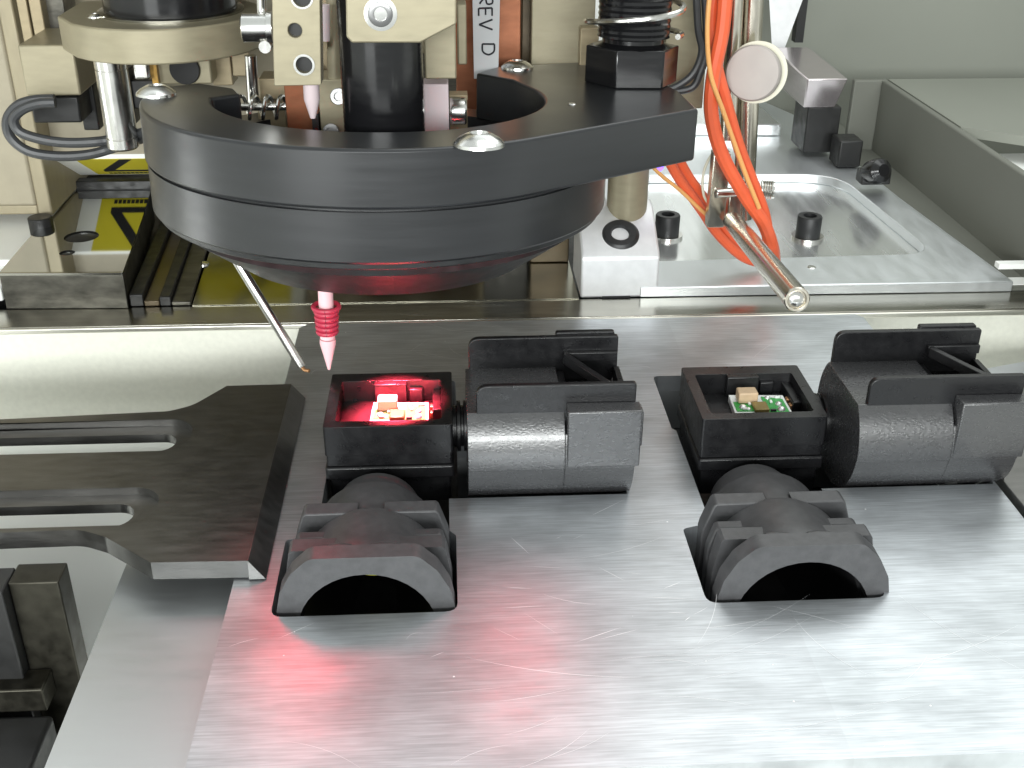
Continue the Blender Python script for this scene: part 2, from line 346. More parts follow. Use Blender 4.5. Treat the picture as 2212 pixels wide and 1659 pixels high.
# ================================================================== GRIPPER BLADES
def pz(pts, z): return [tuple(PZ(x, y, z)[:2]) for x, y in pts]
t = thing('gripper_blade', 'dark steel blade with two stepped slots reaching in from the left over the plate', 'blade', (-6, 18.5, .03))
zt, zb = .38, .03
edge = [(-15, 20.62), (-5.95, 21.11), (-5.5, 21.35), (-4.93, 22.2), (-3.54, 22.22), (-3.54, 15.80), (-5.16, 15.83), (-6.12, 16.62), (-6.6, 16.86), (-15, 16.72)]
edge = fillet(edge, [0, .6, .8, .0, 0, 0, .02, .35, .8, 0], 6)
def slot(x1, y0, y1, r):
    return [(-14.6, y0), (x1-r, y0)]+arc(x1-r, y0+r, r, -90, 0, 6)[1:]+arc(x1-r, y1-r, r, 0, 90, 6)[:-1]+[(x1-r, y1), (-14.6, y1)]
s1o, s1i = slot(-5.30, 19.50, 20.76, .55), slot(-5.62, 19.76, 20.42, .32)
s2o, s2i = slot(-5.42, 16.96, 18.19, .55), slot(-5.86, 17.14, 17.88, .36)
bm = NB(); prism(bm, edge, .22, zt, 'z', [s1o, s2o]); prism(bm, edge, zb, .2195, 'z', [s1i, s2i])
obj('blade_body', bm, 'blade', t, bev=.02)
bm = NB(); hull(bm, [(-3.54, 15.74, zb), (-3.25, 15.74, zb), (-3.25, 22.2, zb), (-3.54, 22.2, zb)], [(-3.538, 15.79, zt-.001), (-3.53, 15.79, zt-.001), (-3.53, 22.2, zt-.001), (-3.538, 22.2, zt-.001)])
obj('bevelled_tip', bm, 'blade', t, bev=.012)
t = thing('gripper_blade', 'dark steel blade at the right edge of the plate, mostly out of frame', 'blade', (12, 18.5, .03))
bm = NB(); prism(bm, [(10.62, 16.6), (18, 15.9), (15, 22.1), (10.62, 22.2)], -.35, .12); obj('blade_body', bm, 'blade', t, bev=.02)
bm = NB(); prism(bm, [(10.64, 22.3), (16, 22.3), (16, 25), (10.64, 23.4)], -1.4, -.6); obj('blade_mount', bm, 'lower', t, bev=.02)

# ================================================================== SENSOR HOUSINGS
def sensor_housing():
    t = thing('sensor_housing', 'black plastic sensor housing on the left lit red inside its open box', 'sensor housing', (-1.25, 20, 0), 'black sensor housings seated in the plate')
    x0, x1, y0, y1, z0, z1 = -2.50, -.02, 18.9, 21.13, .12, 1.16
    # open box
    bm = NB(); prism(bm, rrect(x0, y0, x1, y1, .05, 3), .52, z1, 'z', [rrect(-2.28, 19.13, -.24, 20.78, .06, 3)])
    prism(bm, rrect(x0+.02, y0+.02, x1-.02, y1-.02, .05, 3), .28, .518); box(bm, (-2.28, 19.13, .45), (-.24, 20.78, .70))
    obj('open_box', bm, 'plastic', t, bev=.02)
    bm = NB(); prism(bm, rrect(x0-.01, y0-.05, x1+.01, y1+.03, .06, 3), .0, .27); prism(bm, rrect(x0+.06, y0+.04, x1-.06, y1-.04, .05, 3), -.6, -.002); obj('box_flange', bm, 'plastic', t, bev=.03)
    bm = NB(); box(bm, (-1.62, 20.62, .62), (-.95, 20.79, 1.155)); box(bm, (-.9, 20.66, .62), (-.62, 20.79, 1.0)); box(bm, (-.42, 19.9, .62), (-.24, 20.79, .95)); obj('inner_wall_block', bm, 'plastic', t, bev=.02)
    # circuit board
    zp, yo = .88, -.14
    bm = NB(); prism(bm, [(-1.66, 19.80+yo), (-1.10, 19.78+yo), (-1.08, 19.72+yo), (-.50, 19.72+yo), (-.50, 20.50+yo), (-1.62, 20.56+yo)], .705, zp-.02); pcb = obj('circuit_board', bm, 'silk', t, bev=.008)
    for p in ([(-1.61, 19.84), (-1.22, 19.83), (-1.22, 20.20), (-1.60, 20.22)], [(-.98, 19.76), (-.56, 19.76), (-.56, 20.30), (-.98, 20.42)]):
        bm = NB(); prism(bm, [(x, y+yo) for x, y in p], zp-.021, zp); obj('solder_mask', bm, 'green', pcb)
    bm = NB(); box(bm, (-1.52, 20.12+yo, zp), (-1.12, 20.42+yo, zp+.24)); obj('capacitor', bm, 'ceramic', pcb, bev=.03)
    bm = NB(); box(bm, (-1.27, 19.74+yo, zp), (-.97, 20.08+yo, zp+.08)); obj('chip', bm, 'chip', pcb, bev=.02)
    for px, py, r in ((-.70, 19.86, .085), (-.70, 20.08, .07), (-1.46, 19.98, .08), (-.86, 20.36, .06), (-1.36, 19.90, .05), (-.62, 20.38, .05)):
        bm = NB(); lathe(bm, [(0, r), (r*.4, r*.86), (r*.7, r*.5), (r*.8, 0)], (px, py+yo, zp), (0, 0, 1), 14); obj('solder_joint', bm, 'solder', pcb)
    for px, py, w, h in ((-1.44, 19.74, .10, .05), (-1.30, 19.96, .05, .10), (-.88, 19.66, .12, .05), (-.66, 20.20, .10, .05), (-.84, 20.02, .05, .09)):
        bm = NB(); box(bm, (px-w/2, py-h/2, zp), (px+w/2, py+h/2, zp+.045)); obj('resistor', bm, 'dark' if w > .1 else 'silk', pcb, bev=.008)
    for yy in (20.24, 19.98):
        bm = NB(); box(bm, (-.47, yy-.06, .72), (-.26, yy+.06, .86)); obj('contact_pin', bm, 'contact', t, bev=.015)
    # neck
    bm = NB()
    for k, (xa, xb, r) in enumerate(((-.03, .06, .42), (.06, .14, .52), (.14, .20, .42), (.20, .27, .52))): cyl(bm, (xa, 20.0, .5), (xb, 20.0, .5), r, 28)
    obj('neck', bm, 'plastic', t, bev=.01)
    # connector shroud
    yc, zc, R = 19.15, .87, 1.29
    def prof(zchord):
        a = math.degrees(math.asin((zchord-zc)/R))
        up = arc(yc, zc, R, 180-a, 186, 22); lowr = arc(yc, zc, R-.018, 186.3, 360+a, 40)
        return up+lowr
    bm = NB(); prism(bm, prof(1.78), .25, 2.05, 'x'); prism(bm, prof(1.42), 2.052, 3.36, 'x')
    sh = obj('connector_shroud', bm, 'plastic_grain', t, bev=.015, ang=25)
    bm = NB(); prism(bm, fillet([(.42, 1.55), (3.37, 1.55), (3.37, 2.33), (.42, 2.33)], [0, 0, .06, .22], 6), 18.22, 18.35, 'y'); obj('side_fin', bm, 'plastic', t, bev=.02)
    bm = NB(); prism(bm, fillet([(.32, 1.50), (3.28, 1.50), (3.28, 2.43), (.32, 2.43)], [0, 0, .05, .22], 6), 20.03, 20.16, 'y'); obj('side_fin', bm, 'plastic', t, bev=.02)
    bm = NB(); prism(bm, fillet([(2.05, 1.0), (3.22, 1.0), (3.22, 2.47), (2.05, 2.47)], [0, 0, .05, .05], 3), 20.162, 20.30, 'y'); obj('rear_cheek', bm, 'plastic', t, bev=.02)
    bm = NB(); box(bm, (2.08, 17.84, .78), (3.44, 18.218, 1.96)); box(bm, (3.30, 17.86, 1.20), (3.47, 18.21, 1.92)); obj('front_cheek', bm, 'plastic_grain', t, bev=.025)
    bm = NB()
    def bar(a, b, w, h):
        a, b = Vector(a), Vector(b); d = (b-a).normalized(); q = Vector((-d.y, d.x, 0))*w/2; up = Vector((0, 0, h))
        hull(bm, [a-q, b-q, b+q, a+q], [a-q+up, b-q+up, b+q+up, a+q+up])
    bar((2.22, 19.86, 1.95), (3.22, 18.42, 1.80), .13, .20); bar((2.2, 19.97, 1.95), (3.26, 19.97, 1.95), .10, .18); box(bm, (3.2, 18.36, 1.45), (3.32, 20.02, 1.78))
    obj('latch_web', bm, 'plastic', t, bev=.015)
    bm = NB(); box(bm, (2.06, 18.36, 1.425), (2.2, 20.02, 1.70)); obj('floor_step', bm, 'plastic', t, bev=.01)
    # gland
    gx, gz = -1.50, -.48
    def yprism(bm, pts, a, b, holes=()): prism(bm, [(gx+x, z) for x, z in pts], a, b, 'y', [[(gx+x, z) for x, z in h] for h in holes])
    ringo = fillet([(-1.47, -1.5), (-1.48, -.05), (-1.40, .34), (-1.20, .72), (-.88, 1.02), (.88, 1.02), (1.19, .71), (1.39, .32), (1.46, -.05), (1.46, -1.5)], [.1, .3, .3, .3, .3, .3, .3, .3, .3, .1], 5)
    def circ(r, n=40): return [(r*math.cos(2*PI*i/n), gz+r*math.sin(2*PI*i/n)) for i in range(n)]
    bm = NB(); yprism(bm, ringo, 14.92, 15.28, [circ(1.16)]); obj('gland_ring', bm, 'rubber', t, bev=.12, seg=4)
    bm = NB(); lathe(bm, [(0, 1.21), (.3, 1.30), (.6, 1.28), (1.4, 1.24), (1.55, 1.18), (1.55, 1.12), (2.5, 1.12), (2.62, 1.02), (3.3, .8)], (gx, 15.27, gz), (0, 1, 0), 56, cap=False)
    obj('gland_tube', bm, 'rubber', t, ang=50)
    bm = NB(); lathe(bm, [(0, 1.158), (.34, 1.158), (.36, 1.10), (1.4, 1.03), (2.9, .98), (2.9, 0)], (gx, 14.95, gz), (0, 1, 0), 48, cap=False); obj('bore', bm, 'dark_hole', t)
    def wing(hw, top, flat, sgn, rr=1.16):                            # half a rib, its inner edge hugging the tube
        zt = min(top, gz+rr-.001); xt = math.sqrt(max(0, rr*rr-(zt-gz)**2)); a1 = math.degrees(math.atan2(zt-gz, xt)); a0 = -56
        pts = [(xt, top)] if top > zt else []
        ip = arc(0, gz, rr, a0, a1, 14)
        pts = ip+pts+[(flat, top), (flat+.05, top-.05), (hw-.02, min(top-.12, .12)), (hw, -.02), (hw, -1.44)]
        return [(x*sgn, z) for x, z in pts]
    for hw, top, fl, ya, yb in ((1.42, .68, 1.26, 15.62, 15.96), (1.38, .50, 1.22, 16.22, 16.44), (1.38, .66, 1.15, 16.72, 17.08), (1.22, -.15, 1.2, 15.29, 16.715)):
        for sgn in (-1, 1):
            bm = NB(); yprism(bm, wing(hw, top, fl, sgn), ya, yb); obj('gland_rib' if top > 0 else 'gland_side', bm, 'rubber', t, bev=.03)
    for bx in (-.42, .30):
        bm = NB(); lathe(bm, [(0, .0), (.04, .09), (.2, .11), (.42, .09), (.46, 0)], (gx+bx-.23, 15.46, .80), (1, 0, 0), 14); obj('gland_bump', bm, 'rubber', t)
    return t
h1 = sensor_housing()
def dup(root, d, **kw):
    r = root.copy(); COL.objects.link(r); r.location = root.location+Vector(d)
    for ch in root.children:
        c = ch.copy(); COL.objects.link(c); c.parent = r
        for g in ch.children:
            e = g.copy(); COL.objects.link(e); e.parent = c
    for k, v in kw.items(): r[k] = v
    return r
h2 = dup(h1, (SH+.12, -.03, 0), label='black plastic sensor housing on the right with a green circuit board in daylight')
bm = NB(); lathe(bm, [(0, .30), (0, .44), (.06, .50), (.3, .50)], (-1.47, 16.3, .06), (0, 1, 0), 32); obj('seal_plug', bm, 'seal', h1)

# ================================================================== RING LIGHT with its bracket
rcx, rcy, rz = -1.35, 23.35, 6.38
TX, TY = .054, .019                                                  # the whole ring leans back a little
RROT = Matrix.Rotation(TY, 3, 'Y') @ Matrix.Rotation(-TX, 3, 'X')
RN = RROT @ Vector((0, 0, 1)); RC = Vector((rcx, rcy, rz))
def RW(x, y, h=0.0): d = ray(x, y); return EYE+d*((RC+RN*h-EYE).dot(RN)/d.dot(RN))     # point on the leaning top face
def RL(x, y, h=0.0): q = RROT.transposed() @ (RW(x, y, h)-RC); return (q.x+rcx, q.y+rcy)   # same, in the ring's own frame
def lean(o): o.rotation_euler = RROT.to_euler()
t = thing('ring_light', 'black C-shaped ring light bracket glowing red underneath, above the left housing', 'ring light', RC)
lean(t)
Ro, Ri, RH = 4.72, 3.36, 2.05
crn = Vector(RL(1509, 235))-Vector((rcx, rcy)); at_ = math.degrees(math.atan2(crn.y, crn.x)-math.acos(Ro/crn.length))
oa = arc(rcx, rcy, Ro, 182, 360+at_, 56)
hr = Vector(RL(1172, 192))-Vector((rcx, rcy)); ah = math.degrees(math.atan2(hr.y, hr.x))
inn = arc(rcx, rcy, Ri, 360+ah, 186, 60)
plan = oa+[RL(1509, 235), RL(1464, 194), RL(1440, 183), RL(1290, 134), RL(1250, 134), RL(1075, 144), RL(1028, 158), RL(1105, 172)]+inn+[RL(520, 203), RL(505, 190), RL(430, 179), RL(345, 188)]
bm = NB(); prism(bm, plan, rz-1.05, rz); obj('clamp_plate', bm, ['black_ano'], t, bev=.06, seg=3)
def annulus(bm, prof, n=96, a0=None, a1=None):
    full = a0 is None; a0, a1 = (0, 360) if full else (a0, a1); m = n if full else n+1
    rings = [[bm.verts.new((rcx+r*math.cos(math.radians(a0+(a1-a0)*i/n)), rcy+r*math.sin(math.radians(a0+(a1-a0)*i/n)), rz+z)) for i in range(m)] for z, r in prof]
    for A, B in zip(rings, rings[1:]+rings[:1]):
        for i in range(n): bm.faces.new((A[i], A[(i+1) % m], B[(i+1) % m], B[i]))
    if not full: bm.faces.new([q[0] for q in rings]); bm.faces.new([q[-1] for q in rings][::-1])
bm = NB(); annulus(bm, [(-1.053, 3.8), (-1.053, Ro-.11), (-1.10, Ro-.11), (-1.105, Ro-.04), (-RH+.05, Ro-.04), (-RH, Ro-.09), (-RH, 3.8)]); obj('light_ring', bm, 'black_ano', t, ang=40)
def cone(sx, off=0.0): return (-RH-.10-.579*sx+.816*off, Ro-.14-.816*sx-.579*off)    # sx along the cone, off into it
bm = NB(); annulus(bm, [(-RH-.005, 2.2), (-RH-.005, Ro-.12), cone(0), cone(.06), cone(.06, .3), cone(.44, .3), cone(.44), cone(1.72), cone(1.80, .03), cone(1.82, .10), (-RH-.9, 2.9), (-RH-.05, 2.6), (-RH-.05, 2.2)]); obj('diffuser_skirt', bm, 'black_top', t, ang=30)
for a0, a1 in ((224, 263), (278, 318)):
    bm = NB(); annulus(bm, [cone(.09, .295), cone(.09, .26), cone(.41, .26), cone(.41, .295)], 40, a0, a1); obj('led_bar', bm, 'led', t)
for sx, sy, r in ((338, 205, .40), (1035, 314, .44), (1117, 148, .38)):
    q = RL(sx, sy); bm = NB(); button_head(bm, (q[0], q[1], rz), r, r*.5); obj('button_screw', bm, 'screw', t)
q = RL(1236, 225); bm = NB(); lathe(bm, [(0, .085), (.02, .07), (.03, 0)], (q[0], q[1], rz), (0, 0, 1), 14); obj('set_screw', bm, 'screw', t)
# unseen red working light hung free in the ring's opening
sp = bpy.data.lights.new('red_spot', 'SPOT'); sp.energy = 40000; sp.color = (1, .05, .09); sp.spot_size = math.radians(44); sp.spot_blend = .7; sp.shadow_soft_size = .2
so = bpy.data.objects.new('red_spot', sp); COL.objects.link(so); so.location = (-1.25, 20.75, 3.45)
so.rotation_euler = (Vector((-1.15, 19.98, .8))-Vector(so.location)).to_track_quat('-Z', 'Y').to_euler()

for q, e in (((-3.25, 18.35, 4.35), 210), ((1.25, 17.6, 4.35), 115)):              # added unattached red spots before the ring, for the plate's red patch
    l = bpy.data.lights.new('red_patch_helper', 'SPOT'); l.energy = e; l.color = (1, .03, .06); l.spot_size = math.radians(76); l.spot_blend = 1; l.shadow_soft_size = .45
    o = bpy.data.objects.new('red_patch_helper', l); COL.objects.link(o); o.location = q
    o.rotation_euler = (Vector((q[0], 12.8, 0))-Vector(q)).to_track_quat('-Z', 'Y').to_euler()
# hex pivot with spring
pp = RW(1362, 177)
t = thing('spring_post', 'black hex nut and stud with a coil spring on the ring light arm', 'spring post', pp)
lean(t); px_, py_, pz_ = pp
bm = NB(); prism(bm, [(px_+1.04*math.cos(math.radians(a)), py_+1.04*math.sin(math.radians(a))) for a in range(2, 362, 60)], pz_+.002, pz_+.80); obj('hex_nut', bm, 'black_gloss', t, bev=.03)
bm = NB(); lathe(bm, [(0, .9), (.08, .68), (.16, .68), (.2, .80)]+[(.25+k*.12+q, .78+(.02 if q else 0)) for k in range(22) for q in (0, .06)], (px_, py_, pz_+.79), (0, 0, 1), 40); obj('threaded_stud', bm, 'black_gloss', t)
bm = NB(); tube(bm, [(px_+1.05*math.cos(a), py_+1.05*math.sin(a), pz_+1.06+.72*max(0, a-1.2)/(2*PI)) for a in [i*PI/14-.6 for i in range(130)]], .065, 8, 0); obj('coil_spring', bm, 'steel', t)

# ================================================================== NEEDLES under the ring light
def dirlathe(name, prof, p0, p1, m, parent, n=24):
    bm = NB(); lathe(bm, prof, p0, Vector(p1)-Vector(p0), n); return obj(name, bm, m, parent)
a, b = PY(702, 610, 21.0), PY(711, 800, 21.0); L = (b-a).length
t = thing('dispensing_nozzle', 'white pointed nozzle coloured pink for the red light, wrapped in crimson rings, hanging above the left housing', 'nozzle', a)
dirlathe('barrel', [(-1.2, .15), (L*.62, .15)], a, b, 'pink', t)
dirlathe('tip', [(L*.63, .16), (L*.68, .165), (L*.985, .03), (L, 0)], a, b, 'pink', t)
dd = (b-a).normalized()
for k in range(6):
    c = a+dd*(L*(.27+.055*k)); _, x, y = frame_of(dd); bm = NB(); rr = (.255 if k == 0 else .215)-.006*k
    tube(bm, [c+(x*math.cos(q)+y*math.sin(q))*rr for q in [2*PI*i/24 for i in range(25)]], .05, 8, 0, False); obj('rubber_ring', bm, 'ring_red', t)
a, b = PY(505, 553, 22.0), PY(652, 792, 21.4); L = (b-a).length
t = thing('silver_needle', 'thin silver tube slanting down from the ring light to its bent tip', 'needle', a)
dirlathe('shaft', [(-1, .10), (L-.08, .10), (L, .085)], a, b, 'steel', t)
bm = NB(); tube(bm, [b, PY(658, 799, 21.35), PY(668, 801, 21.3)], .04, 8, 4); obj('bent_tip', bm, 'contact', t)

# ================================================================== FIBRE ROD and its post
p0 = PY(1582, 478, 27.0); p1 = PY(1722, 648, 19.3); L = (p1-p0).length
t = thing('sensor_rod', 'bare steel rod pointing at the camera from the foot of the nickel post', 'rod', p0)
dirlathe('rod_body', [(-.2, .2), (0, .235), (.1, .24), (L-.03, .245), (L, .225), (L, .19), (L-.06, .17)], p0, p1, 'nickel', t)
dirlathe('lens', [(L-.1, .165), (L-.05, .16), (L-.02, .12), (L, .05), (L, 0)], p0, p1, 'steel', t)
t = thing('nickel_post', 'tall nickel post with a round knob, orange cables hanging along it', 'post', PY(1585, 490, 27.7))
bm = NB(); cyl(bm, PY(1628, -60, 27.9), PY(1605, 470, 27.9), .27, 24); obj('round_bar', bm, 'nickel', t)
bm = NB(); cyl(bm, PY(1592, -60, 27.7), PY(1572, 300, 27.7), .2, 24); obj('round_bar', bm, 'nickel', t)
bm = NB(); boxpx(bm, 1535, 330, 1572, 492, 27.4, .35); obj('clamp_bar', bm, 'nickel', t, bev=.03)
bm = NB(); boxpx(bm, 1573, 420, 1602, 480, 27.5, .3); obj('clamp_bar', bm, 'nickel', t, bev=.03)
q = PY(1545, 418, 27.35); bm = NB(); cyl(bm, q, q+Vector((.9, .2, 0)), .12, 16); obj('clamp_screw', bm, 'steel', t, bev=.02)
q = PY(1642, 410, 28.0); bm = NB()
lathe(bm, [(0, .22), (.02, .25)]+[(.04+.06*k+e*.03, .25-(.02 if e else 0)) for k in range(5) for e in (0, 1)]+[(.36, .22)], q, (1, -.2, 0), 24); obj('knurled_nut', bm, 'steel', t)
kc = PY(1625, 158, 26.6); kd = (Vector((-2.0, 2, 9.5))-kc).normalized()
kd = Vector((-.42, -.88, .2)).normalized()
bm = NB(); lathe(bm, [(0, .02), (.0, .62), (.04, .645), (.3, .645), (.34, .61), (.34, 0)], kc-kd*.34, kd, 48); obj('round_knob', bm, 'knob', t)
bm = NB(); lathe(bm, [(0, .5), (.06, .72), (.1, .72), (.1, .3)], kc-kd*.52+Vector((.03, 0, .02)), kd, 40); obj('knob_washer', bm, 'cream_wire', t)
# cables
def pxy(pts, Y): return [PY(p[0], p[1], p[2] if len(p) > 2 else Y) for p in pts]
def cable(name, pts, Y, r, m, label, cat, grp=None):
    bm = NB(); tube(bm, pxy(pts, Y), r, 10, 8); return tag(obj(name, bm, m), label, cat, grp)
G = 'orange cables hanging beside the nickel post'
cable('orange_cable', [(1570, -60), (1561, 60), (1540, 170), (1537, 250), (1560, 335), (1607, 420), (1648, 480), (1668, 535), (1672, 575, 27.2)], 26.2, .17, 'orange', 'thick orange cable nearest the camera, bowing out to the left of the post', 'cable', G)
cable('orange_cable', [(1552, -60), (1538, 30), (1545, 130), (1568, 220), (1597, 320), (1632, 410), (1652, 470), (1662, 540), (1668, 580, 27.4)], 26.5, .15, 'orange', 'orange cable running inside the bow of the thick front cable', 'cable', G)
cable('orange_cable', [(1585, -60), (1592, 60), (1602, 120), (1612, 200), (1622, 300)], 28.6, .15, 'orange', 'orange cable passing behind the round knob', 'cable', G)
cable('amber_tube', [(1538, -60), (1528, 60), (1535, 160), (1562, 240), (1590, 320), (1612, 380), (1640, 450)], 26.0, .055, 'amber_tube', 'thin amber tube lying along the front of the orange cables', 'tube')
cable('orange_cable', [(1440, 340), (1470, 392), (1512, 450), (1550, 505), (1600, 552), (1640, 568)], 28.2, .13, 'orange', 'lower orange cable coming out under the ring light arm, left of its twin', 'cable', G)
cable('orange_cable', [(1462, 335), (1490, 385), (1530, 440), (1565, 500), (1606, 545), (1650, 560)], 28.5, .13, 'orange', 'lower orange cable coming out under the ring light arm, right of its twin', 'cable', G)
cable('amber_tube', [(1400, 350), (1430, 380), (1470, 412), (1510, 450), (1545, 480)], 28.0, .05, 'amber_tube', 'thin amber tube crossing the white recess under the ring light arm', 'tube')
cable('cream_wire', [(1548, 320), (1528, 350), (1518, 385), (1520, 420), (1530, 440)], 28.0, .035, 'cream_wire', 'thin cream wire looping left of the post foot', 'wire')
for k, off in enumerate((0, 22)):
    cable('black_cable', [(1503+off*.8, -40), (1508+off*.8, 60), (1516+off*.5, 110), (1500+off*.6, 155), (1470+off, 182+off*.4), (1430, 200)], 27.2, .09, 'cable', ('left' if k == 0 else 'right')+' one of two black cables between the hex nut and the orange cables', 'cable', 'black cables behind the ring light arm')

# ================================================================== RIGHT: aluminium base frame
t = thing('base_frame', 'bright aluminium base plate with a polished rounded recess behind the rail', 'base plate', (10, 33, 0))
zf = .30
fo = [(5.0, 27.46), (15.1, 27.40), (14.55, 34.5), (14.15, 44.5), (13.4, 47), (5.0, 47)]
rec = fillet([(4.9+.6, 29.3), (13.75, 29.55), (13.3, 37.0), (5.5, 37.2)], [.3, .9, 1.6, .3], 8)
bm = NB(); prism(bm, fo, .0, zf, 'z', [rec]); obj('frame_body', bm, 'alu', t, bev=.03)
bm = NB(); prism(bm, [(5.3, 29.1), (14.0, 29.3), (13.6, 37.4), (5.3, 37.4)], -.2, -.002); obj('recess_floor', bm, 'alu_polish', t)
bm = NB(); prism(bm, [(8.9, 42.0), (12.6, 41.8), (12.4, 46.8), (8.9, 46.8)], zf, zf+.45); obj('rear_step', bm, 'alu_polish', t, bev=.04)
for x, y, r in ((1840, 345, .18), (1753, 577, .13), (1665, 285, .12)):
    q = PZ(x, y, zf); bm = NB(); lathe(bm, [(0, r), (.02, r*.8), (.025, 0)], (q.x, q.y, zf), (0, 0, 1), 16); obj('dowel_pin', bm, 'screw', t)
for x, y, lab in ((1744, 510, 'black socket head bolt in the middle of the polished recess'), (1440, 507, 'black socket head bolt partly hidden by the white clamp block')):
    q = PZ(x, y, 0.05); g = thing('socket_bolt', lab, 'bolt', (q.x, q.y, 0), 'black bolts in the recess')
    bm = NB(); lathe(bm, [(0, .48), (.08, .48), (.08, .3)], (q.x, q.y, .0), (0, 0, 1), 28); obj('washer', bm, 'steel', g)
    bm = NB(); socket_head(bm, (q.x, q.y, .08), (0, 0, 1), .37, .62); obj('bolt_head', bm, 'black_top', g)
# pale clamp block
t = thing('clamp_block', 'pale blasted aluminium clamp block with one large bolt, right of the ring light', 'block', (4.5, 28.2, 0))
bm = NB(); prism(bm, [(27.48, 0.004), (27.48, 1.12), (27.62, 1.28), (28.9, 2.02), (29.4, 2.1), (29.4, .004)], 3.42, 5.48, 'x'); obj('block_body', bm, 'alu_matt', t, bev=.06, seg=3)
bm = NB(); box(bm, (4.0, 27.45, .004), (4.75, 27.60, .05)); obj('relief_slot', bm, 'dark_hole', t)
c = Vector((4.50, 28.10, 1.52)); d = Vector((-.05, -.5, .86)).normalized()
bm = NB(); lathe(bm, [(-.1, .50), (.10, .50), (.16, .45), (.18, .42), (.18, .26), (.02, .20), (.02, 0)], c-d*.06, d, 32); obj('clamp_bolt', bm, 'black_top', t)
bm = NB(); cyl(bm, (4.78, 29.0, 1.7), (4.78, 29.0, 4.9), .54, 36); tag(obj('gold_spacer', bm, 'gold', bev=.03), 'short gold cylinder standing on the pale clamp block under the ring light arm', 'spacer')
q = PY(1424, 362, 28.5); bm = NB(); lathe(bm, [(-.1, .12), (.0, .12), (.06, .08), (.08, 0)], q, (0, -.7, -.2), 16); tag(obj('indicator_lamp', bm, 'violet'), 'tiny violet glowing indicator beneath the ring light arm', 'lamp')

# right-hand clamps by the wall
t = thing('toggle_clamp', 'satin block on a black base at the back beside the grey wall', 'clamp', (13.6, 40, 0))
bm = NB()
a_ = [PY(1690, 105, 42.5), PY(1745, 95, 42.5)]
boxpx(bm, 1740, 232, 1812, 330, 39.0, 1.6); obj('black_base', bm, 'dark', t, bev=.05)
f0, f1 = PY(1728, 232, 39.0), PY(1808, 232, 39.0)
bm = NB(); z0 = f0.z+.002; z1 = PY(1770, 168, 38.6).z
hull(bm, [(f0.x+.1, 38.9, z0), (f1.x-.1, 38.9, z0), (f1.x-.1, 42.5, z0), (f0.x+.1, 42.5, z0)], [(f0.x-.05, 38.4, z1), (f1.x+.05, 38.4, z1), (f1.x-.15, 42.5, z1+.25), (f0.x-.2, 42.5, z1+.25)])
obj('satin_jaw', bm, 'silver_pink', t, bev=.05)
t = thing('dark_clamp', 'cluster of small black clamp parts low against the grey side wall', 'clamp', (14.6, 36, 0))
bm = NB(); boxpx(bm, 1812, 305, 1862, 362, 37.6, 1.0); obj('clamp_body', bm, 'dark', t, bev=.06)
q = PY(1892, 370, 34.8); bm = NB(); lathe(bm, [(-.3, .35), (.1, .42), (.3, .38), (.45, .2), (.45, 0)], q, (.2, -.8, .3), 20); obj('clamp_knob', bm, 'black_gloss', t)
bm = NB(); boxpx(bm, 1862, 372, 1925, 400, 34.9, .6); obj('clamp_foot', bm, 'dark', t, bev=.05)
bm = NB(); hull(bm, [PY(1668, 112, 43), PY(1692, 112, 43), PY(1745, -30, 43), PY(1660, -30, 43)], [PY(1668, 112, 44), PY(1692, 112, 44), PY(1745, -30, 44), PY(1660, -30, 44)])
tag(obj('pale_strut', bm, 'alu_matt'), 'pale slanted strut behind the round knob at the top edge', 'strut')
bm = NB(); boxpx(bm, 1724, -30, 1742, 92, 44.5, .5); tag(obj('dark_strut', bm, 'dark'), 'narrow black upright just right of the pale slanted strut', 'strut')
bm = NB(); boxpx(bm, 2158, 570, 2260, 581, 27.6, .25); box(bm, (15.3, 27.9, -.2), (17.5, 28.4, .0)); tag(obj('edge_strip', bm, 'white'), 'short white strip at the right end of the rail', 'strip')

# ================================================================== LEFT: casting, granite blocks, warning sign
t = thing('machine_casting', 'tan painted casting at the upper left with a brushed right side', 'casting', (-12, 33, 1))
XS = PZ(114, 467, 1.04).x; YS = PZ(114, 467, 1.04).y
bm = NB(); box(bm, (-22, YS, 1.35), (XS-.4, YS+14, 14)); obj('casting_front', bm, 'tan', t, bev=.08)
bm = NB(); box(bm, (-22, YS+.1, 1.06), (XS-.42, YS+13, 1.348)); obj('casting_foot', bm, 'tan_dark', t, bev=.05)
bm = NB(); box(bm, (XS-.398, YS+.02, 1.04), (XS, YS+13, 7.2)); obj('casting_side', bm, 'tan_dark', t, bev=.05)
bm = NB(); box(bm, (-24, 27.6, .15), (-11.55, 36, .55)); box(bm, (-24, 29, .552), (-11.6, 36, .75)); tag(obj('white_tray', bm, 'white', bev=.05), 'white tray below the tan casting at the left edge', 'tray')
t = thing('granite_block', 'dark polished block with two drilled holes mirroring the yellow warning sign', 'block', (-9.8, 30, 0))
top = [(-11.45, 27.45), (-8.33, 27.35), (-8.78, 31.5), (-9.1, 34.0), (-11.38, 34.0), (-11.38, 31.7), (-11.5, 30.5)]
def circ2(x, y, r, n=28): return [(x+r*math.cos(2*PI*i/n), y+r*math.sin(2*PI*i/n)) for i in range(n)]
qa, qb = PZ(176, 511, 1.0), PZ(145, 546, 1.0)
bm = NB(); prism(bm, top, .93, 1.0, 'z', [circ2(qa.x, qa.y, .46), circ2(qb.x, qb.y, .2)]); obj('polished_top', bm, 'granite', t)
bm = NB(); prism(bm, top, .004, .929); obj('block_side', bm, 'granite_side', t, bev=.02)
bm = NB(); lathe(bm, [(0, .455), (.03, .40), (.04, 0)], (qa.x, qa.y, .932), (0, 0, 1), 24); obj('drilled_hole', bm, 'dark_hole', t)
